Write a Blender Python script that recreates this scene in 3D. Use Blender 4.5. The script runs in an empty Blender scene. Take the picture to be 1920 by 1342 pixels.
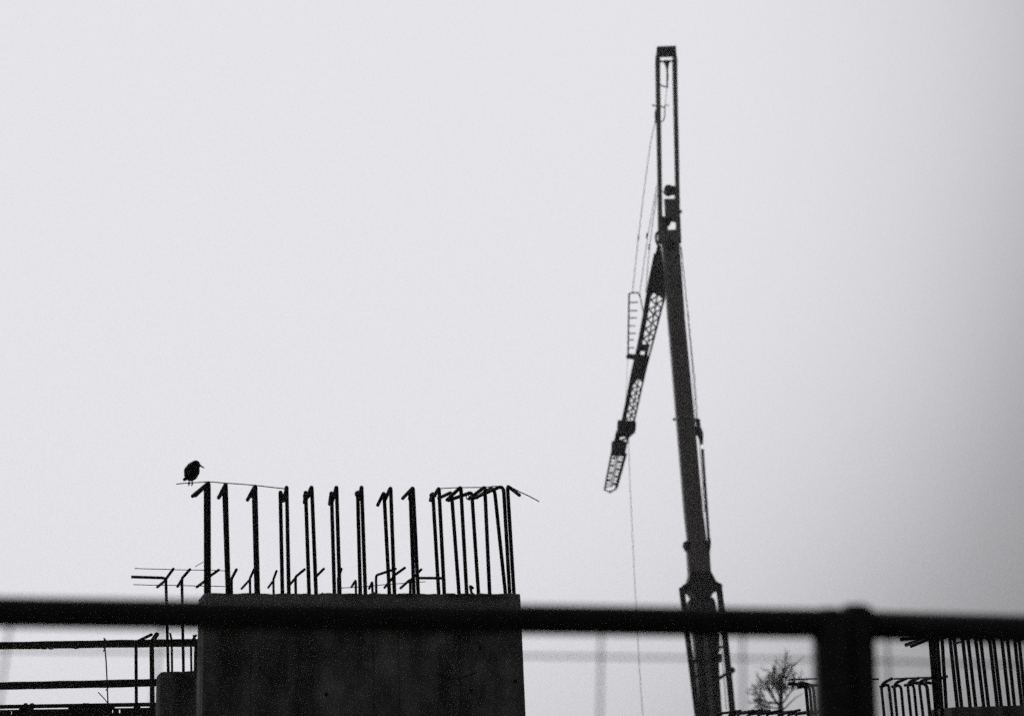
import bpy, math, random
from mathutils import Vector, Matrix

random.seed(7)
C = bpy.context.scene.collection
scene = bpy.context.scene

# ------------------------------------------------------------------ camera
EYE = Vector((0.0, 0.0, 1.60))
FPX = 1920 * 50.0 / 36.0
cam_d = bpy.data.cameras.new('camera')
cam = bpy.data.objects.new('camera', cam_d)
C.objects.link(cam)
cam_d.lens = 50.0
cam_d.sensor_width = 36.0
cam_d.sensor_fit = 'HORIZONTAL'
cam_d.clip_start = 0.05
cam_d.clip_end = 3000
cam_d.dof.use_dof = True
cam_d.dof.focus_distance = 10.3
cam_d.dof.aperture_fstop = 2.2
CAMR = (Matrix.Rotation(math.radians(90 + 17.0), 4, 'X') @ Matrix.Rotation(math.radians(-2.6), 4, 'Z'))
cam.matrix_world = Matrix.Translation(EYE) @ CAMR
scene.camera = cam
R3 = CAMR.to_3x3()

# ------------------------------------------------------------------ sky, veiled sun, exposure
def ray(px, py):
    return (R3 @ Vector(((px - 960.0) / FPX, -(py - 671.0) / FPX, -1.0))).normalized()

GLOW = ray(250, 150)                                   # where the sun stands behind the cloud
world = bpy.data.worlds.new('World')
scene.world = world
world.use_nodes = True
nt = world.node_tree
nt.nodes.clear()
w_out = nt.nodes.new('ShaderNodeOutputWorld')
w_bg = nt.nodes.new('ShaderNodeBackground')
w_tc = nt.nodes.new('ShaderNodeTexCoord')
w_dot = nt.nodes.new('ShaderNodeVectorMath'); w_dot.operation = 'DOT_PRODUCT'
w_dot.inputs[1].default_value = GLOW
w_acos = nt.nodes.new('ShaderNodeMath'); w_acos.operation = 'ARCCOSINE'
w_div = nt.nodes.new('ShaderNodeMath'); w_div.operation = 'DIVIDE'; w_div.inputs[1].default_value = math.pi
w_noise = nt.nodes.new('ShaderNodeTexNoise')
w_noise.inputs['Scale'].default_value = 3.0
w_noise.inputs['Detail'].default_value = 4.0
w_nm = nt.nodes.new('ShaderNodeMath'); w_nm.operation = 'MULTIPLY_ADD'
w_nm.inputs[1].default_value = 0.010; w_nm.inputs[2].default_value = -0.005
w_add = nt.nodes.new('ShaderNodeMath'); w_add.operation = 'ADD'
w_ramp = nt.nodes.new('ShaderNodeValToRGB')
w_ramp.color_ramp.interpolation = 'B_SPLINE'
SKY = [(0, 0.80), (10, 0.80), (18, 0.80), (23, 0.795), (27, 0.76), (31, 0.68), (34, 0.575), (37, 0.41), (41, 0.28), (48, 0.185), (65, 0.10), (110, 0.05), (180, 0.035)]
els = w_ramp.color_ramp.elements
while len(els) < len(SKY):
    els.new(0.5)
for e, (a, v) in zip(els, SKY):
    e.position = a / 180.0
    e.color = (v * 0.985, v * 0.975, v * 1.02, 1)
nt.links.new(w_tc.outputs['Generated'], w_dot.inputs[0])
nt.links.new(w_tc.outputs['Generated'], w_noise.inputs['Vector'])
nt.links.new(w_dot.outputs['Value'], w_acos.inputs[0])
nt.links.new(w_acos.outputs[0], w_div.inputs[0])
nt.links.new(w_noise.outputs['Fac'], w_nm.inputs[0])
nt.links.new(w_div.outputs[0], w_add.inputs[0])
nt.links.new(w_nm.outputs[0], w_add.inputs[1])
nt.links.new(w_add.outputs[0], w_ramp.inputs['Fac'])
nt.links.new(w_ramp.outputs['Color'], w_bg.inputs['Color'])
nt.links.new(w_bg.outputs[0], w_out.inputs['Surface'])
w_bg.inputs['Strength'].default_value = 1.0

sun_d = bpy.data.lights.new('sun', 'SUN')
sun_d.energy = 0.6
sun_d.angle = math.radians(20)
sun_d.color = (1.0, 0.97, 0.93)
sun = bpy.data.objects.new('sun', sun_d)
C.objects.link(sun)
sun.location = (0, 0, 60)
sun.rotation_euler = (-GLOW).to_track_quat('-Z', 'Y').to_euler()

scene.view_settings.view_transform = 'Standard'
scene.view_settings.look = 'None'
scene.view_settings.exposure = 0.0
scene.view_settings.gamma = 1.0
scene.cycles.use_denoising = False
scene.cycles.use_adaptive_sampling = True
scene.cycles.adaptive_threshold = 0.12
scene.cycles.adaptive_min_samples = 36
scene.cycles.sample_clamp_direct = 0.9
scene.cycles.sample_clamp_indirect = 0.35
scene.cycles.max_bounces = 6
scene.cycles.volume_bounces = 1

# ------------------------------------------------------------------ points
def P(px, py, Y):
    """The point of the place that stands Y metres ahead, seen at that pixel of the 1920 px photograph."""
    d = ray(px, py)
    return EYE + d * (Y / d.y)

def on_level(px, py, z):
    d = ray(px, py)
    return EYE + d * ((z - EYE.z) / d.z)

def on_plane(px, py, p0, n):
    d = ray(px, py)
    return EYE + d * ((p0 - EYE).dot(n) / d.dot(n))

# ------------------------------------------------------------------ materials
def mat(name, c0, c1, scale=20.0, rough=0.8, metal=0.0, detail=6.0, bump=0.0, stretch=None, spec=0.3, streak=None):
    m = bpy.data.materials.new(name)
    m.use_nodes = True
    t = m.node_tree
    b = t.nodes['Principled BSDF']
    tc = t.nodes.new('ShaderNodeTexCoord')
    mp = t.nodes.new('ShaderNodeMapping')
    if stretch:
        mp.inputs['Scale'].default_value = stretch
    n = t.nodes.new('ShaderNodeTexNoise')
    n.inputs['Scale'].default_value = scale
    n.inputs['Detail'].default_value = detail
    n.inputs['Roughness'].default_value = 0.65
    r = t.nodes.new('ShaderNodeValToRGB')
    r.color_ramp.elements[0].position = 0.35
    r.color_ramp.elements[1].position = 0.68
    r.color_ramp.elements[0].color = (*c0, 1)
    r.color_ramp.elements[1].color = (*c1, 1)
    t.links.new(tc.outputs['Object'], mp.inputs['Vector'])
    t.links.new(mp.outputs['Vector'], n.inputs['Vector'])
    t.links.new(n.outputs['Fac'], r.inputs['Fac'])
    col = r.outputs['Color']
    if streak:
        mp2 = t.nodes.new('ShaderNodeMapping')
        mp2.inputs['Scale'].default_value = streak
        n2 = t.nodes.new('ShaderNodeTexNoise')
        n2.inputs['Scale'].default_value = 1.0
        n2.inputs['Detail'].default_value = 5.0
        r2 = t.nodes.new('ShaderNodeValToRGB')
        r2.color_ramp.elements[0].position = 0.38
        r2.color_ramp.elements[1].position = 0.62
        r2.color_ramp.elements[0].color = (0.33, 0.325, 0.32, 1)
        r2.color_ramp.elements[1].color = (1.0, 1.0, 1.0, 1)
        mx = t.nodes.new('ShaderNodeMix')
        mx.data_type = 'RGBA'; mx.blend_type = 'MULTIPLY'
        mx.inputs[0].default_value = 1.0
        t.links.new(tc.outputs['Object'], mp2.inputs['Vector'])
        t.links.new(mp2.outputs['Vector'], n2.inputs['Vector'])
        t.links.new(n2.outputs['Fac'], r2.inputs['Fac'])
        t.links.new(col, mx.inputs[6])
        t.links.new(r2.outputs['Color'], mx.inputs[7])
        col = mx.outputs[2]
    t.links.new(col, b.inputs['Base Color'])
    b.inputs['Roughness'].default_value = rough
    b.inputs['Metallic'].default_value = metal
    b.inputs['Specular IOR Level'].default_value = spec
    if bump:
        bp = t.nodes.new('ShaderNodeBump')
        bp.inputs['Strength'].default_value = bump
        bp.inputs['Distance'].default_value = 0.01
        t.links.new(n.outputs['Fac'], bp.inputs['Height'])
        t.links.new(bp.outputs['Normal'], b.inputs['Normal'])
    return m

M = {
    'concrete': mat('concrete', (0.20, 0.196, 0.19), (0.44, 0.43, 0.42), 5.0, 0.85, bump=0.5, detail=9, streak=(5.0, 5.0, 1.9), spec=0.2),
    'steel': mat('rusted_steel', (0.022, 0.018, 0.016), (0.06, 0.05, 0.045), 60.0, 0.75, bump=0.4),
    'wire': mat('tie_wire', (0.03, 0.028, 0.027), (0.06, 0.055, 0.05), 60.0, 0.6),
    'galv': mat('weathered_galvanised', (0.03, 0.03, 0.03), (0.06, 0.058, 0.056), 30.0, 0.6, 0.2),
    'timber': mat('weathered_timber', (0.035, 0.032, 0.029), (0.085, 0.078, 0.07), 4.0, 0.85, stretch=(1, 14, 14), bump=0.3),
    'form': mat('dark_form_timber', (0.03, 0.027, 0.025), (0.06, 0.055, 0.05), 6.0, 0.8, bump=0.3),
    'pale': mat('pale_steel', (0.5, 0.49, 0.47), (0.75, 0.74, 0.72), 80.0, 0.5),
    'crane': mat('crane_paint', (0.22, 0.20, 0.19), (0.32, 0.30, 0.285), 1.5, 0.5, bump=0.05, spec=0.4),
    'crane_dark': mat('crane_dark_steel', (0.03, 0.028, 0.027), (0.055, 0.05, 0.048), 3.0, 0.6),
    'rope': mat('wire_rope', (0.05, 0.048, 0.046), (0.09, 0.085, 0.08), 30.0, 0.6),
    'rubber': mat('rubber', (0.02, 0.02, 0.02), (0.03, 0.03, 0.03), 10.0, 0.9),
    'bark': mat('bark', (0.04, 0.037, 0.034), (0.08, 0.073, 0.067), 8.0, 0.9),
    'feather': mat('dark_feather', (0.008, 0.008, 0.008), (0.022, 0.02, 0.02), 160.0, 0.6),
    'ground': mat('trodden_earth', (0.06, 0.054, 0.048), (0.13, 0.12, 0.105), 1.2, 0.95, bump=0.4, detail=10),
}

# ------------------------------------------------------------------ mesh helpers
class MB:
    def __init__(self):
        self.v, self.f = [], []

    def add(self, vs, fs):
        o = len(self.v)
        self.v += [tuple(x) for x in vs]
        self.f += [tuple(o + i for i in q) for q in fs]
        return self

    def tube(self, pts, r, n=8, cap=True):
        pts = [Vector(p) for p in pts]
        rs = r if isinstance(r, (list, tuple)) else [r] * len(pts)
        vs, fs = [], []
        ref = None
        for i, p in enumerate(pts):
            if i == 0:
                t = pts[1] - p
            elif i == len(pts) - 1:
                t = p - pts[i - 1]
            else:
                t = (pts[i + 1] - p).normalized() + (p - pts[i - 1]).normalized()
            t.normalize()
            if ref is None:
                ref = t.orthogonal().normalized()
            a = (ref - t * ref.dot(t))
            a = a.normalized() if a.length > 1e-6 else t.orthogonal().normalized()
            ref = a
            b = t.cross(a)
            for k in range(n):
                w = 2 * math.pi * k / n
                vs.append(p + (a * math.cos(w) + b * math.sin(w)) * rs[i])
        for i in range(len(pts) - 1):
            for k in range(n):
                k2 = (k + 1) % n
                fs.append((i * n + k, i * n + k2, (i + 1) * n + k2, (i + 1) * n + k))
        if cap:
            fs.append(tuple(range(n - 1, -1, -1)))
            fs.append(tuple((len(pts) - 1) * n + k for k in range(n)))
        return self.add(vs, fs)

    def beam(self, p0, p1, w, d, side=Vector((1, 0, 0)), w1=None, d1=None):
        """A rectangular bar from p0 to p1, w wide along side and d deep across it."""
        p0, p1 = Vector(p0), Vector(p1)
        t = (p1 - p0).normalized()
        a = (side - t * side.dot(t)).normalized()
        b = t.cross(a)
        w1 = w if w1 is None else w1
        d1 = d if d1 is None else d1
        vs = []
        for p, ww, dd in ((p0, w, d), (p1, w1, d1)):
            for sx, sy in ((-1, -1), (1, -1), (1, 1), (-1, 1)):
                vs.append(p + a * (sx * ww / 2) + b * (sy * dd / 2))
        return self.add(vs, [(0, 3, 2, 1), (4, 5, 6, 7), (0, 1, 5, 4), (1, 2, 6, 5), (2, 3, 7, 6), (3, 0, 4, 7)])

    def prism(self, poly, off):
        """A polygon pushed along off: a plate with its own thickness."""
        n = len(poly)
        vs = [Vector(p) - off / 2 for p in poly] + [Vector(p) + off / 2 for p in poly]
        fs = [tuple(range(n - 1, -1, -1)), tuple(range(n, 2 * n))]
        fs += [(k, (k + 1) % n, n + (k + 1) % n, n + k) for k in range(n)]
        return self.add(vs, fs)

    def loft(self, rings):
        n = len(rings[0])
        vs = [p for r in rings for p in r]
        fs = []
        for i in range(len(rings) - 1):
            for k in range(n):
                fs.append((i * n + k, i * n + (k + 1) % n, (i + 1) * n + (k + 1) % n, (i + 1) * n + k))
        fs.append(tuple(range(n - 1, -1, -1)))
        fs.append(tuple((len(rings) - 1) * n + k for k in range(n)))
        return self.add(vs, fs)

    def disc(self, c, axis, r, h, n=20):
        axis = Vector(axis).normalized()
        return self.tube([Vector(c) - axis * h / 2, Vector(c) + axis * h / 2], r, n)

    def build(self, name, material, parent=None, smooth=False, bevel=0.0, kind=None, origin=None):
        me = bpy.data.meshes.new(name)
        o_ = Vector(origin) if origin is not None else Vector((0, 0, 0))
        base = parent.get('_o') if parent else None
        shift = o_ if parent is None else Vector(base) if base is not None else Vector((0, 0, 0))
        me.from_pydata([tuple(Vector(v) - shift) for v in self.v], [], self.f)
        me.update()
        if smooth:
            for p in me.polygons:
                p.use_smooth = len(p.vertices) <= 4
        me.materials.append(M[material])
        ob = bpy.data.objects.new(name, me)
        C.objects.link(ob)
        if parent is not None:
            ob.parent = parent
            ob['_o'] = list(shift)
        else:
            ob.location = o_
            ob['_o'] = list(o_)
        if bevel:
            md = ob.modifiers.new('bevel', 'BEVEL')
            md.width = bevel
            md.segments = 2
            md.limit_method = 'ANGLE'
        if kind:
            ob['kind'] = kind
        return ob

def thing(name, label, cat, loc, group=None):
    o = bpy.data.objects.new(name, None)
    C.objects.link(o)
    o.location = loc
    o.empty_display_size = 0.2
    o['_o'] = list(loc)
    o['label'] = label
    o['category'] = cat
    o['kind'] = 'thing'
    if group:
        o['group'] = group
    return o

def tag(o, label, cat, group=None):
    o['label'] = label
    o['category'] = cat
    if group:
        o['group'] = group
    return o

def bend(pts, r=0.05, n=5):
    """The same path with its corners rounded, as a bar bender leaves them."""
    pts = [Vector(p) for p in pts]
    out = [pts[0]]
    for a, b, c in zip(pts, pts[1:], pts[2:]):
        u, v = (a - b), (c - b)
        k = min(r, u.length * 0.45, v.length * 0.45)
        p, q = b + u.normalized() * k, b + v.normalized() * k
        for i in range(n + 1):
            t = i / n
            out.append(p * (1 - t) ** 2 + b * 2 * t * (1 - t) + q * t * t)
    out.append(pts[-1])
    return out

def rebar(parent, pts, r=0.0112, br=0.03):
    return MB().tube(bend(pts, br), r, 8).build('rebar', 'steel', parent, smooth=True)

def wire(parent, pts, r=0.0022, name='tie_wire', material='wire', sag=0.0):
    pts = [Vector(p) for p in pts]
    fine = []
    for a, b in zip(pts, pts[1:]):
        k = max(2, int((b - a).length / 0.08))
        for i in range(k):
            t = i / k
            fine.append(a.lerp(b, t) + Vector((random.uniform(-1, 1), random.uniform(-1, 1), random.uniform(-1, 1))) * r * 0.8 - Vector((0, 0, sag * 4 * t * (1 - t))))
    fine.append(pts[-1])
    return MB().tube(fine, r, 6).build(name, material, parent, smooth=True)

# ------------------------------------------------------------------ ground
g = MB()
N = 40
H = 400.0
vs, fs = [], []
for j in range(N + 1):
    for i in range(N + 1):
        x, y = -H + 2 * H * i / N, -H + 2 * H * j / N
        far = min(1.0, max(0.0, (math.hypot(x, y) - 90) / 120))
        vs.append((x, y, 0.25 * far * (math.sin(x * 0.031) + math.cos(y * 0.027 + 1))-0.5*far))
for j in range(N):
    for i in range(N):
        k = j * (N + 1) + i
        fs.append((k, k + 1, k + N + 2, k + N + 1))
ground = g.add(vs, fs).build('ground', 'ground')
ground['kind'] = 'structure'

# ------------------------------------------------------------------ the big wall with its starter bars
W0 = P(384, 1111, 8.0)
W1 = on_level(977, 1112, W0.z)
U = (W1 - W0); LEN = U.length; U.normalize()
V = Vector((-U.y, U.x, 0))                     # into the wall, away from the camera
WT = 0.30
print('WALL', W0, W1, 'len', LEN, 'yaw', math.degrees(math.atan2(U.y, U.x)))

def on_row(px, py, off):
    return on_plane(px, py, W0 + V * off, V)

def wall_body(parent, p0, u, v, length, thick, ztop, grooves, name='wall_body', seed=1):
    """Cast wall: a plan outline with shallow formwork joints, carried up from the ground, its top edge a little uneven."""
    rnd = random.Random(seed)
    front = [0.0, 0.012]
    us = sorted(set([0.02 + (length - 0.04) * k / 46 for k in range(47)]))
    plan = [(0.012, 0.0), ]
    xs = []
    for s in us:
        xs.append((s, 0.0))
    for gq in grooves:
        xs += [(gq - 0.006, 0.0), (gq, 0.007), (gq + 0.006, 0.0)]
    xs = sorted(xs)
    plan = [(0.0, 0.016)] + xs + [(length, 0.016), (length, thick)] + [(s, thick) for s in reversed(us)] + [(0.0, thick)]
    zs = [-0.3, 0.8, 1.4, 2.0, ztop - 0.02, ztop]
    zs = [z for z in zs if z <= ztop - 0.02] + [ztop] if ztop > 2.1 else [-0.3, ztop * 0.5, ztop - 0.02, ztop]
    rings = []
    for j, z in enumerate(zs):
        ring = []
        for s, t in plan:
            q = Vector(p0) + u * s + v * t
            q.z = z
            if j == len(zs) - 1:
                q.z += rnd.uniform(-0.006, 0.003)
                c = Vector(p0) + u * s + v * (thick / 2)
                q += Vector((c.x - q.x, c.y - q.y, 0)).normalized() * 0.006
            else:
                q += v * rnd.uniform(-0.0012, 0.0012)
            ring.append(q)
        rings.append(ring)
    return MB().loft(rings).build(name, 'concrete', parent)

wall = thing('concrete_wall', 'tall concrete wall topped by two rows of long hooked bars, bird on its wire', 'wall', (W0.x, W0.y, 0))
def s_of(px):
    return (on_row(px, 1250, 0) - W0).dot(U)
body = wall_body(wall, W0, U, V, LEN, WT, W0.z, [s_of(700), s_of(748), s_of(862), s_of(470)])
# tie holes left by the formwork: solid plugs, dark colour for the recesses' shade
for px, py in ((680, 1200), (895, 1203), (900, 1214), (966, 1276), (488, 1252), (612, 1301), (884, 1294), (530, 1212)):
    c = on_row(px, py, -0.001)
    MB().tube([c, c + V * 0.03], 0.011, 10).build('tie_hole_shade', 'steel', wall, smooth=True)
wire(wall, [on_row(818, 1260, -0.003), on_row(838, 1269, -0.003), on_row(862, 1272, -0.003), on_row(884, 1264, -0.003), on_row(894, 1259, -0.003)], 0.0025)

FR, BR_ = 0.055, 0.22
def bar(top, base, hook, off, dv=0.22, r=0.0116, br=0.02, parent=wall):
    a = on_row(top[0], top[1] - 0.5, off)
    b = on_row(base, 1110, off)
    b = b + (b - a).normalized() * 0.12
    pts = [b, a]
    if hook:
        h = on_row(hook[0], hook[1], off + dv)
        pts.append(h)
    return rebar(parent, pts, r, br)

front_bars = [
    ((391.5, 905), 392, (361, 930)), ((423.5, 907), 429, (410, 933)), ((479, 910), 484, (464, 937)),
    ((537.5, 912), 541.5, (533, 938)), ((584.5, 912), 592.5, (573, 938)), ((631, 912), 637, (623, 939)),
    ((678, 912), 685, (673, 936)), ((732.5, 914), 739.5, (722, 936)), ((774.5, 914), 784, (755, 934)),
    ((823, 915), 833, (810, 936)), ((864, 913), 875, (838, 937)), ((909, 913), 918, (879, 935)),
]
for t, b, h in front_bars:
    bar(t, b, h, FR)
rear_bars = [
    ((385.5, 911), 386, (366, 929)), ((420, 916), 426.5, (414, 927)), ((475.5, 919), 480.5, (470, 930)),
    ((525.5, 921), 529.5, (531, 939)), ((573, 921), 579.5, (571, 942)), ((621.5, 922), 627, (618, 945)),
    ((670.5, 921), 675.5, (674, 936)), ((720, 923), 730, (708, 947)), ((769, 919), 776, (768, 935)),
    ((811.5, 924), 822.5, (807, 938)), ((846.5, 923), 860.5, (822, 934)), ((884.5, 923), 897, (840, 938)),
]
for t, b, h in rear_bars:
    bar(t, b, h, BR_, 0.12)
bar((926.5, 911), 947.5, (893, 933), BR_ - 0.04, 0.16, br=0.06)
bar((944, 910), 955.5, (888, 934), FR, 0.26, br=0.05)
bar((951.5, 911), 963.5, (974, 928), FR + 0.05, 0.24, br=0.03)
rebar(wall, [on_row(787, 1083, 0.2), on_row(832, 1083.5, 0.09)], 0.0085)
# thin tie wire over the hooks
wire(wall, [on_row(331, 907, FR + 0.005), on_row(357, 905, FR + 0.005), on_row(391, 902.5, FR + 0.005), on_row(424, 905, FR + 0.005), on_row(479, 910.5, FR + 0.005), on_row(536, 916, FR + 0.005)], 0.0030)
wire(wall, [on_row(822, 915, FR), on_row(864, 914, FR), on_row(909, 913, FR), on_row(936, 911, FR)], 0.0030)
wire(wall, [on_row(950, 910, FR), on_row(975, 921, FR), on_row(1011, 940, FR)], 0.0034)
wire(wall, [on_row(382, 1053, BR_), on_row(372, 1058, BR_), on_row(366, 1062, BR_)], 0.0022)
# tie wires twisted round some crossings
for px, py in ((533, 929), (575, 930), (672, 926), (812, 929), (880, 931), (628, 929)):
    c = on_row(px, py, 0.14)
    ring = [c + Vector((math.cos(a) * 0.020, math.sin(a) * 0.02, 0.012 * math.sin(a * 2))) for a in [k * math.pi / 5 for k in range(11)]]
    MB().tube(ring, 0.0035, 6).build('tie_wire', 'wire', wall, smooth=True)
# concrete crumbs and a short stub left on the top
for px in (604, 701, 845, 880, 886):
    c = on_row(px, 1112, 0.1)
    c.z = W0.z - 0.004
    mb = MB()
    r = random.uniform(0.012, 0.022)
    rings = []
    for k, q in enumerate((1.0, 1.15, 0.75, 0.25)):
        rings.append([c + Vector((math.cos(a) * r * q * random.uniform(.8, 1.2), math.sin(a) * r * q * random.uniform(.8, 1.2), k * r * 0.45)) for a in [i * math.pi / 4 for i in range(8)]])
    mb.loft(rings).build('mortar_lump', 'concrete', wall)
bar((881, 1098), 884, (887, 1102), 0.2, -0.03, 0.008, 0.01)

# ------------------------------------------------------------------ lower wall behind, with its own row of bars
OFF2 = 1.25
L0 = on_row(302, 1258, OFF2)
low = thing('concrete_wall', 'lower concrete wall behind the tall one, one long bent bar sticking out sideways', 'wall', (L0.x, L0.y, 0))
LZ = L0.z
wall_body(low, L0, U, V, 2.25, 0.30, LZ, [0.12, 1.4], seed=5)

def lrow(px, py, off=0.12):
    return on_row(px, py, OFF2 + off)

def lbar(x0, x1, ybend, ups, r=0.0095):
    """a bar standing on the lower wall with its bent ends"""
    for q, (hx, hy, dv) in enumerate(ups):
        off = 0.10 + 0.05 * q
        top = lrow(x1, ybend + 2 * q, off)
        b = lrow(x0, 1200, off)
        bb = top + (b - top).normalized() * ((top.z - LZ + 0.12) / max(0.2, (top - b).normalized().z))
        rebar(low, [bb, top, lrow(hx, hy, off + dv)], r, 0.025)

lbar(314, 311, 1083, [(246, 1081, 0.0), (325, 1066, -0.25), (295, 1100, 0.25)])
lbar(343, 341, 1084, [(356, 1067, -0.25), (333, 1099, 0.25)])
lbar(391, 389, 1083, [(410, 1068, -0.25), (369, 1100, 0.25)])
lbar(436, 434, 1085, [(443.5, 1067, -0.25)])
lbar(471, 468.5, 1084, [(477, 1066, -0.25), (453, 1103, 0.25)], 0.0085)
lbar(515, 512.5, 1086, [(518.5, 1070, -0.25), (503, 1101, 0.25)], 0.008)
lbar(556, 554, 1081, [(571, 1067, -0.25), (543, 1096, 0.2)])
lbar(595, 592, 1081, [(607, 1066, -0.25)])
lbar(637, 634, 1084, [(640, 1066, -0.25)])
lbar(669, 667, 1087, [(659, 1100, 0.2)], 0.0085)
lbar(700, 698, 1090, [(692, 1103, 0.2)], 0.0085)
lbar(707, 705, 1078, [(742, 1066, -0.3)], 0.009)
lbar(741, 738, 1079, [(759, 1064, -0.25), (721, 1101, 0.25)])
lbar(771, 769, 1086, [(751, 1102, 0.25), (790, 1067, -0.25)])
wire(low, [lrow(253, 1065), lrow(330, 1067), lrow(432, 1070)], 0.0026)
wire(low, [lrow(250, 1096), lrow(320, 1097), lrow(422, 1099)], 0.0026)
wire(low, [lrow(638, 1102), lrow(700, 1097), lrow(798, 1090)], 0.0026)
# short starters on the lower wall
for x0, y0, hx, hy in ((322, 1200, 319, 1187), (358, 1202, 368, 1190), (367, 1202, 363, 1191)):
    a = lrow(x0, y0, 0.2)
    b = lrow(x0 + 2, 1258, 0.2); b.z = LZ - 0.1
    rebar(low, [b, a, lrow(hx, hy, 0.14)], 0.0075, 0.015)

# ------------------------------------------------------------------ bird on the wire
def pb(px, py, dy=0.0):
    return on_row(px, py, FR + 0.005 + dy)
SC = 8.05 / FPX
def ell(mb, c, rx, ry, rz, tilt=0.0, n=14, m=10):
    rings = []
    rot = Matrix.Rotation(tilt, 3, 'Y')
    for j in range(1, m):
        th = math.pi * j / m
        rings.append([c + rot @ Vector((rx * math.sin(th) * math.cos(a), ry * math.sin(th) * math.sin(a), rz * math.cos(th))) for a in [2 * math.pi * k / n for k in range(n)]])
    mb.loft(rings)
bm_ = MB()
for px, py, rx, rz, tilt in ((359.5, 882.5, 15.2, 13.0, 0.0), (358.5, 888, 14.0, 13.6, 0.1), (361, 878, 12.5, 12.0, 0.2), (366.5, 871.5, 9.2, 9.4, 0.3),
                             (356.5, 893.5, 9.8, 8.2, 0.4), (363.5, 875, 11.5, 10.5, 0.2), (364, 883, 11.0, 12.0, 0.0)):
    ell(bm_, pb(px, py), rx * SC, min(rx, rz) * 0.92 * SC, rz * SC, tilt)
bm_.tube([pb(356, 889), pb(350, 896), pb(346, 898.5), pb(343.5, 900)], [6 * SC, 4.2 * SC, 3.4 * SC, 2.2 * SC], 10)          # tail
bm_.tube([pb(372, 871), pb(376, 873), pb(380, 875.4), pb(383.6, 877.6)], [3.6 * SC, 2.1 * SC, 1.3 * SC, 0.6 * SC], 10)      # beak root
for lx, dy in ((354.5, -0.012), (360.5, 0.012)):
    bm_.tube([pb(lx, 896, dy), pb(lx - 0.3, 901, dy), pb(lx, 904.8, dy)], [2.2 * SC, 1.3 * SC, 1.2 * SC], 8)
    for tx, ty in ((-3.4, 906.2), (3.6, 904.8), (0.6, 909.5), (-1.2, 911.2)):
        bm_.tube([pb(lx, 904.2, dy), pb(lx + tx * 0.6, (904.2 + ty) / 2, dy - 0.004), pb(lx + tx, ty, dy)], [1.2 * SC, 1.2 * SC, 0.7 * SC], 6)
bird = bm_.build('bird', 'feather', None, origin=pb(357, 905))
rm = bird.modifiers.new('remesh', 'REMESH'); rm.mode = 'VOXEL'; rm.voxel_size = 0.0015; rm.use_smooth_shade = True
sm = bird.modifiers.new('smooth', 'SMOOTH'); sm.factor = 0.5; sm.iterations = 3
tag(bird, 'small plump dark bird facing along the wire it perches on, beak dipped', 'bird')

# ------------------------------------------------------------------ deck with guard boards beyond the walls
YD = 11.5
def pd(px, py, dy=0.0):
    return P(px, py, YD + dy)
D0, D1 = pd(-330, 1324), pd(330, 1317)
D1.z = D0.z = (D0.z + D1.z) / 2
D0 = pd(-330, 1326); D1 = pd(345, 1315.5)
deck = thing('formwork_deck', 'dark timber formwork edge with small gaps showing sky, under the guard boards', 'deck', ((D0.x + D1.x) / 2, YD, 0))
dt = D1 - D0
up = Vector((0, 0, 1))
YDEP = Vector((0, 1.4, 0))
DD = Vector((0, 0.052, 0))
MB().prism([D0, D1, D1 - up * 0.028, D0 - up * 0.028], DD).build('edge_board', 'form', deck)
def strip(t0, t1, z0, z1, name='edge_block', d=0.05):
    a, b = D0.lerp(D1, t0), D0.lerp(D1, t1)
    MB().prism([a - up * z0, b - up * z0, b - up * z1, a - up * z1], Vector((0, d, 0))).build(name, 'form', deck)
def t_of(px):
    return (P(px, 1320, YD).x - D0.x) / (D1.x - D0.x)
gaps = [(-8, 38), (62, 130), (214, 252), (262, 282)]
edges = [0.0] + [t_of(q) for gp in gaps for q in gp] + [1.0]
for a_, b_ in zip(edges[0::2], edges[1::2]):
    strip(a_, b_, 0.0285, 0.0385)
strip(0, 1, 0.039, 0.050, 'edge_rail')
holes = [(11, 15), (20, 25), (209.5, 214), (222, 227.5)]
edges = [0.0] + [t_of(q) for gp in holes for q in gp] + [1.0]
for a_, b_ in zip(edges[0::2], edges[1::2]):
    strip(a_, b_, 0.0505, 0.0755, 'edge_block')
strip(0, 1, 0.076, 0.32, 'edge_beam')
for t in (0.06, 0.5, 0.94):
    q = D0.lerp(D1, t)
    MB().beam((q.x, YD, -0.2), (q.x, YD, q.z - 0.318), 0.14, 0.14).build('prop', 'form', deck, bevel=0.006)
# bumps of spilled concrete along the edge
for px in (48, 60, 158, 164):
    c = pd(px, 1319, 0.0)
    mb = MB()
    rings = [[c + Vector((math.cos(a) * q * 0.018, math.sin(a) * q * 0.014, z * 0.6)) for a in [i * math.pi / 4 for i in range(8)]] for q, z in ((1, -0.02), (0.9, 0.005), (0.4, 0.013))]
    mb.loft(rings).build('concrete_lump', 'concrete', deck)
# two starter bars with bent ends standing on the deck, and a bent rod
for x0, x1, w, hx, hy in ((256, 255, 0.013, 284, 1189), (286, 284.5, 0.019, 294, 1188.5)):
    a = pd(x1, 1203, 0.0); b = pd(x0, 1322, 0.0)
    rebar(deck, [b - up * 0.04, a, pd(hx, hy, -0.2)], w, 0.03)
rebar(deck, [pd(202.5, 1322, 0.0), pd(201, 1280, 0.0), pd(199, 1240, 0.05), pd(195.5, 1198, 0.1)], 0.0055, 0.02)
rebar(deck, [pd(202, 1317, 0.0), pd(192, 1305, 0.0), pd(184, 1297, 0.0)], 0.004, 0.02)

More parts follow.
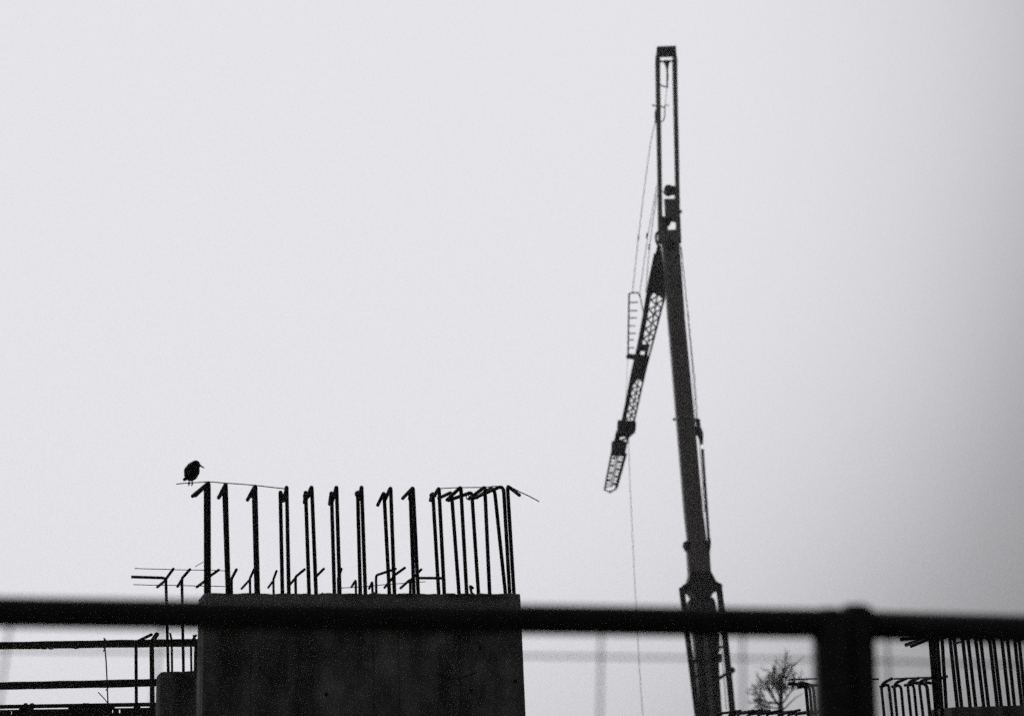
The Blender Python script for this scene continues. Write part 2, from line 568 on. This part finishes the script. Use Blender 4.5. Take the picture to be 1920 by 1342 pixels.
guard = thing('guard_rail', 'two long weathered timber guard boards on posts above the formwork deck', 'guard rail', ((D0.x + D1.x) / 2, YD + 0.3, 0))
def board(y0, y1, w, dy, x0=-320, x1=374):
    a, b = P(x0, y0, YD + dy), P(x1, y1, YD + dy)
    mb = MB()
    n = 24
    rings = []
    t = (b - a).normalized()
    for k in range(n + 1):
        p = a.lerp(b, k / n) + up * random.uniform(-0.0015, 0.0015)
        hw = w / 2 + random.uniform(-0.0015, 0.0015)
        rings.append([p + Vector((0, -0.018, -hw)), p + Vector((0, 0.018, -hw)), p + Vector((0, 0.018, hw)), p + Vector((0, -0.018, hw))])
    mb.loft(rings).build('board', 'timber', guard, bevel=0.003)
board(1215, 1204, 0.060, 0.3)
board(1293, 1277, 0.060, 0.3)
for px, py in ((83, 1214), (96, 1214), (143, 1213)):
    c = P(px, py, YD + 0.275)
    MB().beam(c + up * 0.01, c - up * 0.012, 0.03, 0.012).build('clip', 'wire', guard)
for px, y0 in ((-300, 1205), (371, 1198)):
    a = P(px, y0, YD + 0.36)
    MB().beam((a.x, a.y, -0.2), a, 0.05, 0.05).build('post', 'timber', guard, bevel=0.004)
for px, py in ((196, 1199), (195, 1216), (200, 1289)):
    c = P(px, py, YD + 0.1)
    MB().tube([c + Vector((-0.008, 0, 0.016)), c + Vector((0.006, 0.01, 0)), c + Vector((-0.004, 0, -0.018))], 0.006, 6).build('tie_wire', 'wire', guard, smooth=True)

# ------------------------------------------------------------------ walls and bars beyond the fence post
YT = 12.0
T0 = P(1786, 1325, YT)
tw = thing('concrete_wall', 'dark concrete wall under a dense double row of straight upright bars', 'wall', (T0.x, T0.y, 0))
wall_body(tw, T0, U, V, 1.6, 0.30, T0.z, [0.5], seed=9)
def trow(px, py, off):
    return on_plane(px, py, T0 + V * off, V)
tall = [(1744.5, 1754, 0.05), (1751, 1759, 0.22), (1758, 1766, 0.05), (1767, 1774, 0.22), (1781.5, 1795, 0.05), (1789.5, 1803, 0.22),
        (1805, 1819, 0.05), (1815, 1829.5, 0.22), (1829.5, 1844.5, 0.05), (1839, 1853.5, 0.22), (1855.5, 1870, 0.05), (1863, 1877.5, 0.22),
        (1878.5, 1892.5, 0.05), (1889, 1902.5, 0.22), (1903, 1916, 0.05), (1911, 1923, 0.22), (1930, 1944, 0.05), (1938, 1951, 0.22), (1955, 1969, 0.05)]
for k, (xt, xb, off) in enumerate(tall):
    a = trow(xt - 1.2, 1190 + random.uniform(-3, 2), off)
    b = trow(xb, 1324, off)
    b = b + (b - a).normalized() * 0.1
    pts = [b, a]
    if k == 0:
        pts.append(trow(1690, 1198, off - 0.2))
    elif k == 1:
        pts.append(trow(1697, 1209, off + 0.2))
    elif k == 2:
        pts.append(trow(1707, 1211, off + 0.2))
    else:
        h = a + V * (0.17 if off < 0.1 else -0.15) + U * random.uniform(-0.03, 0.02) - up * 0.02
        pts.append(h)
    rebar(tw, pts, 0.0155, 0.03)
rebar(tw, [trow(1789, 1206, 0.0), trow(1803, 1202, 0.3)], 0.009)

YU = 13.2
U0 = P(1490, 1400, YU)
uw = thing('concrete_wall', 'low concrete wall carrying closely spaced bars with rounded bends and long bent tails', 'wall', (U0.x, U0.y, 0))
wall_body(uw, U0, U, V, 1.75, 0.30, U0.z, [0.6], seed=11)
def urow(px, py, off):
    return on_plane(px, py, U0 + V * off, V)
def ubar(xt, yt, xb, hook, off=0.1, r=0.0095, br=0.05, dv=0.0):
    a = urow(xt, yt, off)
    b = urow(xb, 1342, off)
    d = (b - a).normalized()
    b = b + d * max(0.0, (b.z - U0.z + 0.1) / max(0.2, -d.z))
    rebar(uw, [b, a] + [urow(x, y, off + dv) for x, y in hook], r * 1.5, br)
ubar(1652, 1282, 1658, [(1673, 1271)], 0.06)
ubar(1666, 1282, 1673, [(1650, 1287)], 0.2, br=0.03)
ubar(1676, 1281, 1682, [(1700, 1271)], 0.06)
ubar(1689, 1283, 1694.5, [(1672, 1287)], 0.2)
ubar(1701.5, 1279, 1708, [(1723, 1270)], 0.06)
ubar(1713, 1282, 1719, [(1696, 1284)], 0.2)
ubar(1723, 1277, 1731, [(1750, 1269)], 0.06)
ubar(1737.5, 1281, 1744, [(1710, 1279)], 0.2, 0.0115)
ubar(1750, 1276, 1757, [(1776, 1267)], 0.06)
ubar(1757, 1282, 1763, [(1735, 1278)], 0.2)
rebar(uw, [urow(1676, 1272, 0.12), urow(1775, 1268, 0.12)], 0.0085)
rebar(uw, [urow(1636, 1273, 0.12), urow(1647, 1272, 0.12)], 0.0085)
ubar(1510.5, 1283, 1516, [(1478, 1281)], 0.06, 0.011)
ubar(1518, 1285, 1523, [(1496, 1288)], 0.2)
ubar(1525, 1284, 1530, [(1500, 1279)], 0.1)
ubar(1540, 1284, 1546, [(1520, 1284)], 0.1)
rebar(uw, [urow(1479, 1273.5, 0.15), urow(1534, 1271.5, 0.15)], 0.007)

YW = 14.5
Z0 = P(1335, 1420, YW)
ww = thing('concrete_wall', 'low concrete wall below the crane with a row of bars bent over flat', 'wall', (Z0.x, Z0.y, 0))
wall_body(ww, Z0, U, V, 1.3, 0.30, Z0.z, [0.5], seed=13)
def wrow(px, py, off):
    return on_plane(px, py, Z0 + V * off, V)
for k in range(10):
    x = 1346 + 18.5 * k + random.uniform(-2, 2)
    off = 0.06 if k % 2 == 0 else 0.2
    a = wrow(x, 1338.5 + random.uniform(-1.5, 1.5), off)
    b = wrow(x + 5, 1400, off)
    d = (b - a).normalized()
    b = b + d * max(0.0, (b.z - Z0.z + 0.1) / max(0.2, -d.z))
    rebar(ww, [b, a, wrow(x + random.uniform(42, 56), 1331.5 + random.uniform(-1.5, 1.5), off)], 0.0135, 0.03)

# ------------------------------------------------------------------ mobile crane
YC = 60.0
KC = YC / FPX
def c(px, py, dy=0.0):
    return P(px, py, YC + dy)
cb = c(1338, 1400); cb.z = 0
crane = thing('mobile_crane', 'tall mobile crane with raised telescopic boom and lattice jib folded down beside it', 'crane', tuple(cb))
YX = Vector((0, 1, 0))

def octa(center, w, d):
    hw, hd = w / 2, d / 2
    k = 0.30
    return [center + Vector(q) for q in ((-hw * (1 - k), -hd, 0), (hw * (1 - k), -hd, 0), (hw, -hd * (1 - k), 0), (hw, hd * (1 - k), 0),
            (hw * (1 - k), hd, 0), (-hw * (1 - k), hd, 0), (-hw, hd * (1 - k), 0), (-hw, -hd * (1 - k), 0))]
def section(rows, depth, name='boom_section', material='crane'):
    return MB().loft([octa(c((a + b) / 2, y), (b - a) * KC, depth) for y, a, b in rows]).build(name, material, crane)
boom_u = section([(1050, 1292.5, 1328), (960, 1282.5, 1317), (780, 1267, 1301), (600, 1251.5, 1284), (520, 1245.5, 1278.5), (470, 1240, 1275), (437, 1236, 1274)], 0.8)
boom_m = section([(1118, 1299, 1330), (1092, 1292, 1332), (1075, 1290.5, 1331.5), (1025, 1287, 1328.5)], 0.95)
boom_b = section([(1352, 1311, 1352), (1280, 1307, 1347), (1180, 1299, 1343), (1130, 1288, 1339), (1123, 1292, 1335)], 1.15, material='crane_dark')
# foot of the boom, down to the turntable
MB().loft([octa(Vector((c(1338, 1385).x, YC, 1.7)), 1.15, 1.3), octa(c(1331.5, 1353), 0.95, 1.2)]).build('boom_foot', 'crane_dark', crane)
# added strip in lighter paint, standing for the highlight down the lower boom
MB().beam(c(1322, 1190, -0.62), c(1335.5, 1348, -0.62), 0.22, 0.08).build('boom_highlight', 'crane', crane)
# flared collar with ears, hanging bars
MB().prism([c(1292, 1075), c(1330, 1075), c(1340, 1093), c(1351, 1099), c(1351, 1104), c(1338, 1108), c(1331, 1120), c(1329, 1128), c(1300, 1128), c(1298, 1121), c(1290, 1110), c(1276, 1105), c(1277, 1100), c(1286, 1096)], YX * 1.3).build('boom_collar', 'crane_dark', crane)
for pts, w in (((c(1278, 1101, -0.75), c(1289, 1190, -0.7), c(1309, 1350, -0.6)), 10.0), ((c(1348, 1100, -0.75), c(1359, 1190, -0.7), c(1375, 1350, -0.6)), 10.5)):
    b_ = MB()
    for p, q in zip(pts, pts[1:]):
        b_.beam(p, q, w * KC, 0.22)
    b_.build('support_bar', 'crane_dark', crane)
for p, q, w in ((c(1295, 1273, -0.6), c(1326, 1257, -0.6), 4.5), (c(1345, 1273, -0.6), c(1371, 1257, -0.6), 6.0), (c(1294, 1239, -0.6), c(1308, 1238, -0.6), 6), (c(1340, 1213, -0.6), c(1356, 1212, -0.6), 4)):
    MB().beam(p, q, 0.2, w * KC, Vector((0, 1, 0))).build('brace', 'crane_dark', crane)
MB().disc(c(1372, 1256, -0.7), YX, 5.5 * KC, 0.3).build('pin', 'crane_dark', crane)
MB().prism([c(1338, 1225, -0.5), c(1352, 1226, -0.5), c(1352, 1240, -0.5), c(1340, 1240, -0.5)], YX * 0.4).build('winch_block', 'crane_dark', crane)
MB().prism([c(1342, 1185, -0.5), c(1348, 1185, -0.5), c(1349, 1222, -0.5), c(1343, 1222, -0.5)], YX * 0.3).build('winch_block', 'crane_dark', crane)
# fittings on the upper boom
MB().prism([c(1281, 1017, -.3), c(1290, 1014, -.3), c(1292, 1032, -.3), c(1286, 1032, -.3), c(1281, 1024, -.3)], YX * 0.5).build('lug', 'crane_dark', crane)
MB().prism([c(1322, 1016, -.3), c(1331, 1010, -.3), c(1332, 1020, -.3), c(1330, 1036, -.3), c(1323, 1030, -.3)], YX * 0.5).build('lug', 'crane_dark', crane)
MB().disc(c(1264.5, 786, -.3), Vector((1, 0, 0.1)), 2.4 * KC, 6 * KC).build('lug', 'crane_dark', crane)
MB().disc(c(1275.5, 397, -.2), Vector((1, 0, 0)), 3.4 * KC, 6 * KC).build('lug', 'crane_dark', crane)
MB().prism([c(1303, 784), c(1312, 787), c(1313, 800), c(1318, 812), c(1318, 832), c(1314, 832), c(1309, 818), c(1302, 808), c(1302, 800), c(1306, 799)], YX * 0.25).build('bracket', 'crane_dark', crane)
MB().beam(c(1317, 842), c(1329, 1014), 4.8 * KC, 0.14).build('side_ram', 'crane_dark', crane)
wire(crane, [c(1311, 810), c(1313, 850), c(1321, 960)], 0.018, 'rope', 'rope')
wire(crane, [c(1276.5, 462), c(1288, 570), c(1303, 720), c(1308, 790)], 0.02, 'rope', 'rope')
wire(crane, [c(1277.5, 462), c(1285, 540), c(1298, 690), c(1306, 800)], 0.012, 'rope', 'rope')
wire(crane, [c(1328, 1030), c(1331, 1078)], 0.022, 'rope', 'rope')
wire(crane, [c(1323, 1030), c(1327, 1075)], 0.018, 'rope', 'rope')
wire(crane, [c(1351, 1195), c(1362, 1330)], 0.018, 'rope', 'rope')

# head extension: two side beams, crossed at the top
for x0, x1, y1 in ((1232.5, 1238.5, 455), (1264.5, 1272, 455)):
    b_ = MB()
    rows = [(108, x0, 9.2), (118, x0 + 0.4, 11.0), (150, x0 + 0.6, 10.0), (300, (x0 + x1) / 2 + 0.3, 9.4), (400, x0 * 0.2 + x1 * 0.8, 9.0), (y1, x1, 11)]
    b_.loft([octa(c(x, y), w * KC, 0.42) for y, x, w in reversed(rows)]).build('side_beam', 'crane', crane)
MB().prism([c(1230.5, 94.5), c(1266, 93), c(1267.5, 116), c(1262.5, 116), c(1261.5, 100.5), c(1235.5, 101.5), c(1235, 116), c(1229.5, 117)], YX * 0.7).build('head_frame', 'crane_dark', crane)
MB().tube([c(1233, 113), c(1240, 115.5), c(1249, 117), c(1257, 115.5), c(1265, 113)], 2.0 * KC, 8).build('head_roller', 'crane_dark', crane)
MB().prism([c(1244, 115), c(1256, 115), c(1254, 123), c(1252.6, 134), c(1249.6, 134), c(1248, 124)], YX * 0.2).build('hook_block', 'crane_dark', crane)
MB().tube([c(1251.2, 132), c(1251.4, 143), c(1251, 165)], [1.4 * KC, 2.4 * KC, 1.2 * KC], 8).build('hook_shank', 'crane_dark', crane)
MB().tube([c(1234, 158), c(1243, 162), c(1253, 164)], 1.5 * KC, 8).build('crossbar', 'crane_dark', crane)
MB().tube([c(1222, 197.5), c(1234, 200), c(1247, 201.5)], 1.4 * KC, 8).build('crossbar', 'crane_dark', crane)
MB().tube([c(1246, 201), c(1247, 197), c(1255, 198.5)], 1.1 * KC, 8).build('crossbar', 'crane_dark', crane)
MB().tube(bend([c(1246.5, 200), c(1246.5, 218), c(1243, 229), c(1235, 227)], 0.1), 1.2 * KC, 8).build('hose', 'crane_dark', crane, smooth=True)
MB().prism([c(1227.5, 210), c(1233, 206), c(1234, 232), c(1228, 228)], YX * 0.3).build('bracket', 'crane_dark', crane)
MB().prism([c(1234, 246), c(1239, 250), c(1240, 262), c(1236, 264), c(1233, 262)], YX * 0.3).build('bracket', 'crane_dark', crane)
wire(crane, [c(1250, 165), c(1247, 200)], 0.012, 'rope', 'rope')
# sheave, head plates, pivot
MB().disc(c(1253.5, 357.5), YX, 9.8 * KC, 0.35, 24).build('sheave', 'crane_dark', crane)
MB().tube([c(1236, 359), c(1246, 360)], 1.0 * KC, 6).build('sheave_pin', 'crane_dark', crane)
MB().prism([c(1245, 375), c(1272, 375), c(1272, 412), c(1265, 415), c(1258, 413), c(1252, 424), c(1247, 412)], YX * 0.3).build('head_plate', 'crane', crane)
MB().prism([c(1258, 351), c(1270, 351), c(1270, 377), c(1265, 377), c(1264, 364), c(1258, 364)], YX * 0.3).build('head_plate', 'crane', crane)
MB().prism([c(1233, 408), c(1246, 408), c(1252, 426), c(1252, 438), c(1236, 440)], YX * 0.3).build('head_plate', 'crane_dark', crane)
MB().disc(c(1251, 415, -0.1), YX, 8.0 * KC, 0.4, 20).build('sheave', 'crane_dark', crane)
MB().disc(c(1257.5, 459.5, -0.42), YX, 9.6 * KC, 0.12, 24).build('pivot_pin', 'rubber', crane)
MB().tube(bend([c(1238, 432), c(1230, 438), c(1230, 452), c(1235, 462)], 0.12), 2.4 * KC, 8).build('jib_hinge', 'crane_dark', crane)

# lattice jib folded down
LX = [(470, 1232), (500, 1223), (545, 1212), (580, 1207), (640, 1197), (700, 1183.5), (780, 1168.5), (815, 1160)]
RX = [(470, 1239), (500, 1244), (545, 1248), (568, 1246.5), (580, 1241.6), (640, 1226), (700, 1210), (780, 1192.5), (815, 1184)]
def interp(tab, y):
    for (a, b), (d, e_) in zip(tab, tab[1:]):
        if y <= d:
            return b + (e_ - b) * (y - a) / (d - a)
    return tab[-1][1]
def j(y, f, dy=0.0):
    xl, xr = interp(LX, y), interp(RX, y)
    return c(xl + (xr - xl) * f, y + 5.5 * (f - 0.5), 0.9 + dy)
def chord(f, y0, y1, w0, w1, dy, d=0.14):
    n = 6
    rows = [(y0 + (y1 - y0) * k / n, w0 + (w1 - w0) * k / n) for k in range(n + 1)]
    b_ = MB()
    for (a, w), (b, w2) in zip(rows, rows[1:]):
        b_.beam(j(a, f, dy), j(b, f, dy), w * KC, d, w1=w2 * KC, d1=d)
    b_.build('chord', 'crane_dark', crane)
chord(0.15, 480, 812, 11.5, 8.5, 0.0, 0.3)
chord(0.62, 540, 812, 3.0, 2.4, 0.7)
chord(0.93, 560, 812, 4.2, 3.2, 0.1)
MB().prism([c(1232, 462, .9), c(1239, 464, .9), c(1245, 505, .9), c(1249, 548, .9), c(1246, 566, .9), c(1240, 552, .9), c(1228, 544, .9), c(1216, 562, .9), c(1210.5, 556, .9), c(1222, 503, .9)], YX * 0.5).build('jib_root', 'crane_dark', crane)
lat = MB()
def lace(f0, d0, f1, d1, y0, y1, pitch, w):
    y = y0
    k = 0
    while y + pitch <= y1:
        a, b = (f0, d0), (f1, d1)
        lat.tube([j(y, a[0], a[1]), j(y + pitch / 2, b[0], b[1])], w * KC / 2, 5)
        lat.tube([j(y + pitch / 2, b[0], b[1]), j(y + pitch, a[0], a[1])], w * KC / 2, 5)
        y += pitch
        k += 1
for y0, y1, p_, w in ((545, 656, 18.0, 3.6), (716, 800, 14.0, 3.0)):
    lace(0.3, 0.0, 0.62, 0.7, y0, y1, p_, w)
    lace(0.62, 0.7, 0.93, 0.1, y0 + 5, y1, p_, w)
lat.build('lattice_bracing', 'crane_dark', crane, smooth=True, kind='stuff')
# solid splice between the jib lengths, with its lightening hole left open
def jp(rows, name, th=0.5, dy=0.0):
    MB().prism([j(y, f, dy) for y, f in rows], YX * th).build(name, 'crane_dark', crane)
jp([(650, 0.0), (650, 0.28), (722, 0.22), (722, 0.0)], 'splice_plate')
jp([(668, 0.2), (668, 0.9), (712, 0.88), (706, 0.6), (722, 0.3), (722, 0.15)], 'splice_plate')
jp([(648, 0.28), (645, 0.8), (657, 0.78), (657, 0.28)], 'splice_plate', 0.3)
jp([(657, 0.66), (657, 0.8), (670, 0.82), (670, 0.66)], 'splice_plate', 0.3)
jp([(690, 0.88), (690, 0.99), (722, 0.99), (722, 0.9)], 'splice_plate', 0.3)
# collars and the last short length
MB().prism([c(1158, 790, .9), c(1192, 793, .9), c(1191.5, 808, .9), c(1181, 817, .9), c(1157, 812, .9)], YX * 0.6).build('jib_collar', 'crane_dark', crane)
MB().prism([c(1147, 829, .9), c(1157, 828, .9), c(1176, 830, .9), c(1172, 853, .9), c(1160, 853, .9), c(1145.5, 852, .9)], YX * 0.5).build('jib_collar', 'crane_dark', crane)
for p, q, w in ((c(1159.5, 810, .9), c(1155, 832, .9), 10), (c(1180, 812, .9), c(1175, 832, .9), 4), (c(1146.5, 850, .9), c(1134, 916, .9), 3.6), (c(1173, 850, .9), c(1155.5, 914, .9), 6.0), (c(1160, 850, 1.4), c(1146, 914, 1.4), 1.4)):
    MB().beam(p, q, w * KC, 0.16).build('chord', 'crane_dark', crane)
lat2 = MB()
for k in range(9):
    t, t2 = k / 9, (k + 1) / 9
    a0, a1 = c(1146.5, 852, .9).lerp(c(1134, 914, .9), t), c(1171, 852, .9).lerp(c(1155, 914, .9), t)
    b0, b1 = c(1146.5, 852, .9).lerp(c(1134, 914, .9), t2), c(1171, 852, .9).lerp(c(1155, 914, .9), t2)
    lat2.tube([a0, a1], 0.022, 5)
    lat2.tube([a0, b1] if k % 2 else [a1, b0], 0.022, 5)
for k in range(2):
    lat2.tube([c(1157 - 2.5 * k, 812 + 9 * k, .9), c(1178 - 2.5 * k, 821 + 9 * k, .9)], 0.026, 5)
    lat2.tube([c(1179 - 2.5 * k, 812 + 9 * k, .9), c(1155 - 2.5 * k, 821 + 9 * k, .9)], 0.05, 5)
lat2.build('lattice_bracing', 'crane_dark', crane, smooth=True, kind='stuff')
MB().tube([c(1132.5, 917, .9), c(1138, 920, .9), c(1144, 922, .9), c(1150, 919, .9), c(1155, 916, .9)], [1.6 * KC, 1.2 * KC, 2.4 * KC, 1.4 * KC, 2.6 * KC], 8).build('tip_roller', 'crane_dark', crane)
# strut frame beside the jib
for p, q, w in ((c(1179.5, 551, .9), c(1177.5, 670, .9), 3.2), (c(1199.5, 551, .9), c(1204.5, 578, .9), 1.8), (c(1204.5, 578, .9), c(1208, 592, .9), 1.5)):
    MB().beam(p, q, w * KC, 0.06).build('strut_rail', 'crane_dark', crane)
MB().tube(bend([c(1179, 556, .9), c(1181, 549, .9), c(1197.5, 549, .9), c(1200, 556, .9)], 0.1), 1.7 * KC, 6).build('strut_head', 'crane_dark', crane)
for y, x in ((567, 1193), (582.5, 1192), (596, 1191), (611, 1188), (625, 1189), (637, 1186), (652, 1186)):
    MB().tube([c(1178.5, y, .9), c(x + 3, y, .9)], 1.3 * KC, 5).build('rung', 'crane_dark', crane)
MB().prism([c(1174, 667, .9), c(1180, 664, .9), c(1196, 666, .9), c(1194, 674, .9), c(1175, 671, .9)], YX * 0.2).build('strut_foot', 'crane_dark', crane)
for pts, r in (((c(1230, 224, .3), c(1220, 265, .5), c(1208, 355, .7), c(1197, 445, .8), c(1186, 548, .9)), 0.016), ((c(1232, 345, .4), c(1215, 440, .7), c(1199.5, 549, .9)), 0.016), ((c(1233, 350, .4), c(1217, 470, .7), c(1211, 548, .9)), 0.018),
               ((c(1177, 672, .9), c(1171, 800, .9)), 0.009)):
    wire(crane, pts, r, 'guy_rope', 'rope')
for px, py in ((1197, 445), (1213, 442), (1217, 463)):
    MB().tube([c(px + 0.5, py - 5, .75), c(px - 0.5, py + 5, .75)], 1.5 * KC, 6).build('rope_clamp', 'crane_dark', crane)
wire(crane, [c(1178, 815, .9), c(1181, 900, .9), c(1188, 1050, .9), c(1198, 1240, .9), c(1206, 1350, .9), c(1209, 1375, .9)], 0.012, 'hoist_rope', 'rope')
hb = c(1209, 1376, .9)
MB().loft([octa(hb + Vector((0, 0, z)), w, w) for z, w in ((-0.5, 0.1), (-0.35, 0.3), (-0.05, 0.3), (0.02, 0.1))]).build('hook_weight', 'crane_dark', crane)
# carrier under the boom
bx = cb.x
MB().prism([Vector((bx - 1.3, 0, 0.7)) , Vector((bx + 1.3, 0, 0.7)), Vector((bx + 1.3, 0, 1.45)), Vector((bx - 1.3, 0, 1.45))], Vector((0, 11.0, 0))).build('chassis', 'crane_dark', crane, bevel=0.08).location.y += YC
MB().disc((bx, YC, 1.55), (0, 0, 1), 1.0, 0.25, 28).build('turntable', 'crane_dark', crane)
MB().prism([Vector((bx - 1.1, YC + 2.0, 1.68)), Vector((bx + 1.1, YC + 2.0, 1.68)), Vector((bx + 1.1, YC + 2.0, 2.1)), Vector((bx - 1.1, YC + 2.0, 2.1))], Vector((0, 4.6, 0))).build('counterweight', 'crane', crane, bevel=0.05)
for sx in (-1.1, 1.1):
    for yy in (-4.4, -2.9, 2.6, 4.2):
        w_ = MB().disc((bx + sx, YC + yy, 0.62), (1, 0, 0), 0.62, 0.38, 24).build('wheel', 'rubber', crane, bevel=0.04)
        MB().disc((bx + sx * 1.16, YC + yy, 0.62), (1, 0, 0), 0.3, 0.08, 16).build('hub', 'crane', w_)

# ------------------------------------------------------------------ bare tree
YTR = 82.0
KT = YTR / FPX
tb = P(1466, 1410, YTR); tb.z = 0
tree = thing('bare_tree', 'leafless tree with fine spreading twigs standing beyond the crane', 'tree', tuple(tb))
rnd = random.Random(21)
fork = P(1463, 1318, YTR)
trunk = MB().tube([tb - up * 0.3, tb + (fork - tb) * 0.5 + Vector((0.05, 0, 0)), fork], [0.26, 0.2, 0.15], 10).build('trunk', 'bark', tree, smooth=True)
crown = MB()
def grow(p, d, length, r, level):
    n = 5
    pts, rs = [p], [r]
    q = p.copy()
    dd = d.copy()
    dirs = []
    for k in range(n):
        dd = (dd + Vector((rnd.gauss(0, .16), rnd.gauss(0, .16), rnd.gauss(0.03, .12)))).normalized()
        q = q + dd * (length / n)
        pts.append(q.copy())
        dirs.append(dd.copy())
        rs.append(max(0.0085, r * (1 - 0.6 * (k + 1) / n)))
    crown.tube(pts, rs, 6 if level < 3 else 4, cap=False)
    if level >= 4:
        return
    kids = (0, 7, 6, 5)[level]
    for i in range(kids):
        k = 2 + int((n - 2) * i / max(1, kids - 1))
        base, d0 = pts[min(k, n)], dirs[min(k, n) - 1]
        axis = d0.orthogonal().normalized()
        axis = Matrix.Rotation(rnd.uniform(0, 2 * math.pi), 3, d0) @ axis
        nd = Matrix.Rotation(rnd.uniform(0.4, 0.95), 3, axis) @ d0
        nd = (nd + Vector((0, 0, 0.15))).normalized()
        grow(base, nd, length * rnd.uniform(0.42, 0.68), max(0.0115, rs[min(k, n)] * 0.62), level + 1)
# main limbs: a broad one low to one side, a fan upward, a long thin one out the other way
for (px, py, dy, L, r) in ((1412, 1300, 0.4, 1.25, 0.075), (1428, 1272, -0.5, 1.35, 0.08), (1448, 1245, 0.5, 1.6, 0.085), (1470, 1240, -0.3, 1.65, 0.11), (1492, 1262, 0.6, 1.4, 0.08), (1508, 1294, -0.5, 1.3, 0.06), (1404, 1306, 0.2, 1.2, 0.05)):
    tgt = P(px, py, YTR + dy)
    grow(fork - up * rnd.uniform(0, 0.3), (tgt - fork).normalized(), L, r, 1)
crown.tube([P(1470, 1290, YTR), P(1478, 1262, YTR), P(1490, 1245, YTR), P(1508, 1229, YTR)], [0.05, 0.035, 0.025, 0.015], 5)
crown.tube([P(1468, 1330, YTR), P(1480, 1318, YTR), P(1492, 1307, YTR), P(1507, 1298, YTR)], [0.05, 0.035, 0.03, 0.015], 5)
crown.build('crown', 'bark', tree, smooth=True, kind='stuff')

# ------------------------------------------------------------------ site fence close by: two tubular mesh panels clamped together
YF = 2.06
KF = YF / FPX
def pf(px, py):
    return P(px, py, YF + (px - 960) * 0.00008)
R_RAIL = 28.5 * KF
J0 = pf(1556, 1168.5)                                # tops of the two end posts, the second a little behind the first
J1 = P(1606, 1171, YF + 0.075)
dn = (pf(1586.5, 1342) - pf(1581, 1168)).normalized()
def to_ground(p):
    return p + dn * (p.z / -dn.z)
def panel(p_end, p_far, label, first_wire, rise, feet):
    root_loc = to_ground((p_end + p_far) / 2)
    f = thing('site_fence', label, 'fence', tuple(root_loc), 'tubular site fence panels')
    d = (p_far - p_end).normalized()
    L = (p_far - p_end).length
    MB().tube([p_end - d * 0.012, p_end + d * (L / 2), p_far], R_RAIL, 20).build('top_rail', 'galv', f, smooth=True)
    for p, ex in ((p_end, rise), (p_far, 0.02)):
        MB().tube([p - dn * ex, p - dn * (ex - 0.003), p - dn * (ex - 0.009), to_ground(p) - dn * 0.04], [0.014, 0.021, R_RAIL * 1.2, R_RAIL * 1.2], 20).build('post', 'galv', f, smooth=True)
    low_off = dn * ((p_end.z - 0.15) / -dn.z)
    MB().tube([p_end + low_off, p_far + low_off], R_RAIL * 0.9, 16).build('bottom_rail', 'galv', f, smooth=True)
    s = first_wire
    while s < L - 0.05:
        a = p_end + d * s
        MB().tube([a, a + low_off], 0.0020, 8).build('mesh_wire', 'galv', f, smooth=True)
        s += 0.207
    t = 0.0515
    Hh = low_off.length
    while t < Hh:
        a = p_end + dn * t
        MB().tube([a, a + d * L], 0.0018, 8).build('mesh_wire', 'galv', f, smooth=True)
        t += 0.26
    for p in feet:
        q = to_ground(p)
        MB().loft([[q + Vector((sx * w, sy * 0.35 * w / 0.11, z)) for sx, sy in ((-1, -1), (1, -1), (1, 1), (-1, 1))] for z, w in ((0.0, 0.11), (0.10, 0.11), (0.14, 0.08))]).build('foot_block', 'concrete', f)
    return f
dirL = (pf(0, 1147) - J0).normalized()
dirR = (pf(1920, 1180) - J1).normalized()
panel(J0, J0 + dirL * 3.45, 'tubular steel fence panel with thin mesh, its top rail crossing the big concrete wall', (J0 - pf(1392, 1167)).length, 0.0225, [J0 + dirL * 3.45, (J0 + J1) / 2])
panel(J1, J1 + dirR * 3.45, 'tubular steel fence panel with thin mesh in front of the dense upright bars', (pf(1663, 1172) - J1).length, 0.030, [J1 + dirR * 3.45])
clamp = thing('fence_clamp', 'small steel clamp joining the two fence posts', 'clamp', tuple((J0 + J1) / 2 + dn * 0.35))
cc = (J0 + J1) / 2 + dn * 0.35
MB().beam(cc - (J1 - J0).normalized() * 0.056, cc + (J1 - J0).normalized() * 0.056, 0.05, 0.056, dn).build('clamp_band', 'galv', clamp, bevel=0.006)
MB().disc(cc - Vector((0, 0.035, 0)), YX, 0.010, 0.03, 6).build('clamp_bolt', 'galv', clamp)
# ------------------------------------------------------------------ haze
hm = bpy.data.materials.new('haze')
hm.use_nodes = True
ht = hm.node_tree
ht.nodes.clear()
ho = ht.nodes.new('ShaderNodeOutputMaterial')
hv = ht.nodes.new('ShaderNodeVolumePrincipled')
hv.inputs['Color'].default_value = (0.93, 0.93, 0.95, 1)
hv.inputs['Density'].default_value = 0.0005
hv.inputs['Anisotropy'].default_value = 0.55
ht.links.new(hv.outputs[0], ho.inputs['Volume'])
M['haze'] = hm
hz = MB().add([(x, y, z) for z in (-1.6, 36.0) for x, y in ((-430, -430), (430, -430), (430, 430), (-430, 430))],
              [(0, 3, 2, 1), (4, 5, 6, 7), (0, 1, 5, 4), (1, 2, 6, 5), (2, 3, 7, 6), (3, 0, 4, 7)]).build('haze', 'haze')
hz['kind'] = 'stuff'
tag(hz, 'thin pale winter haze over the whole site', 'haze')

for o in scene.objects:
    if '_o' in o:
        del o['_o']
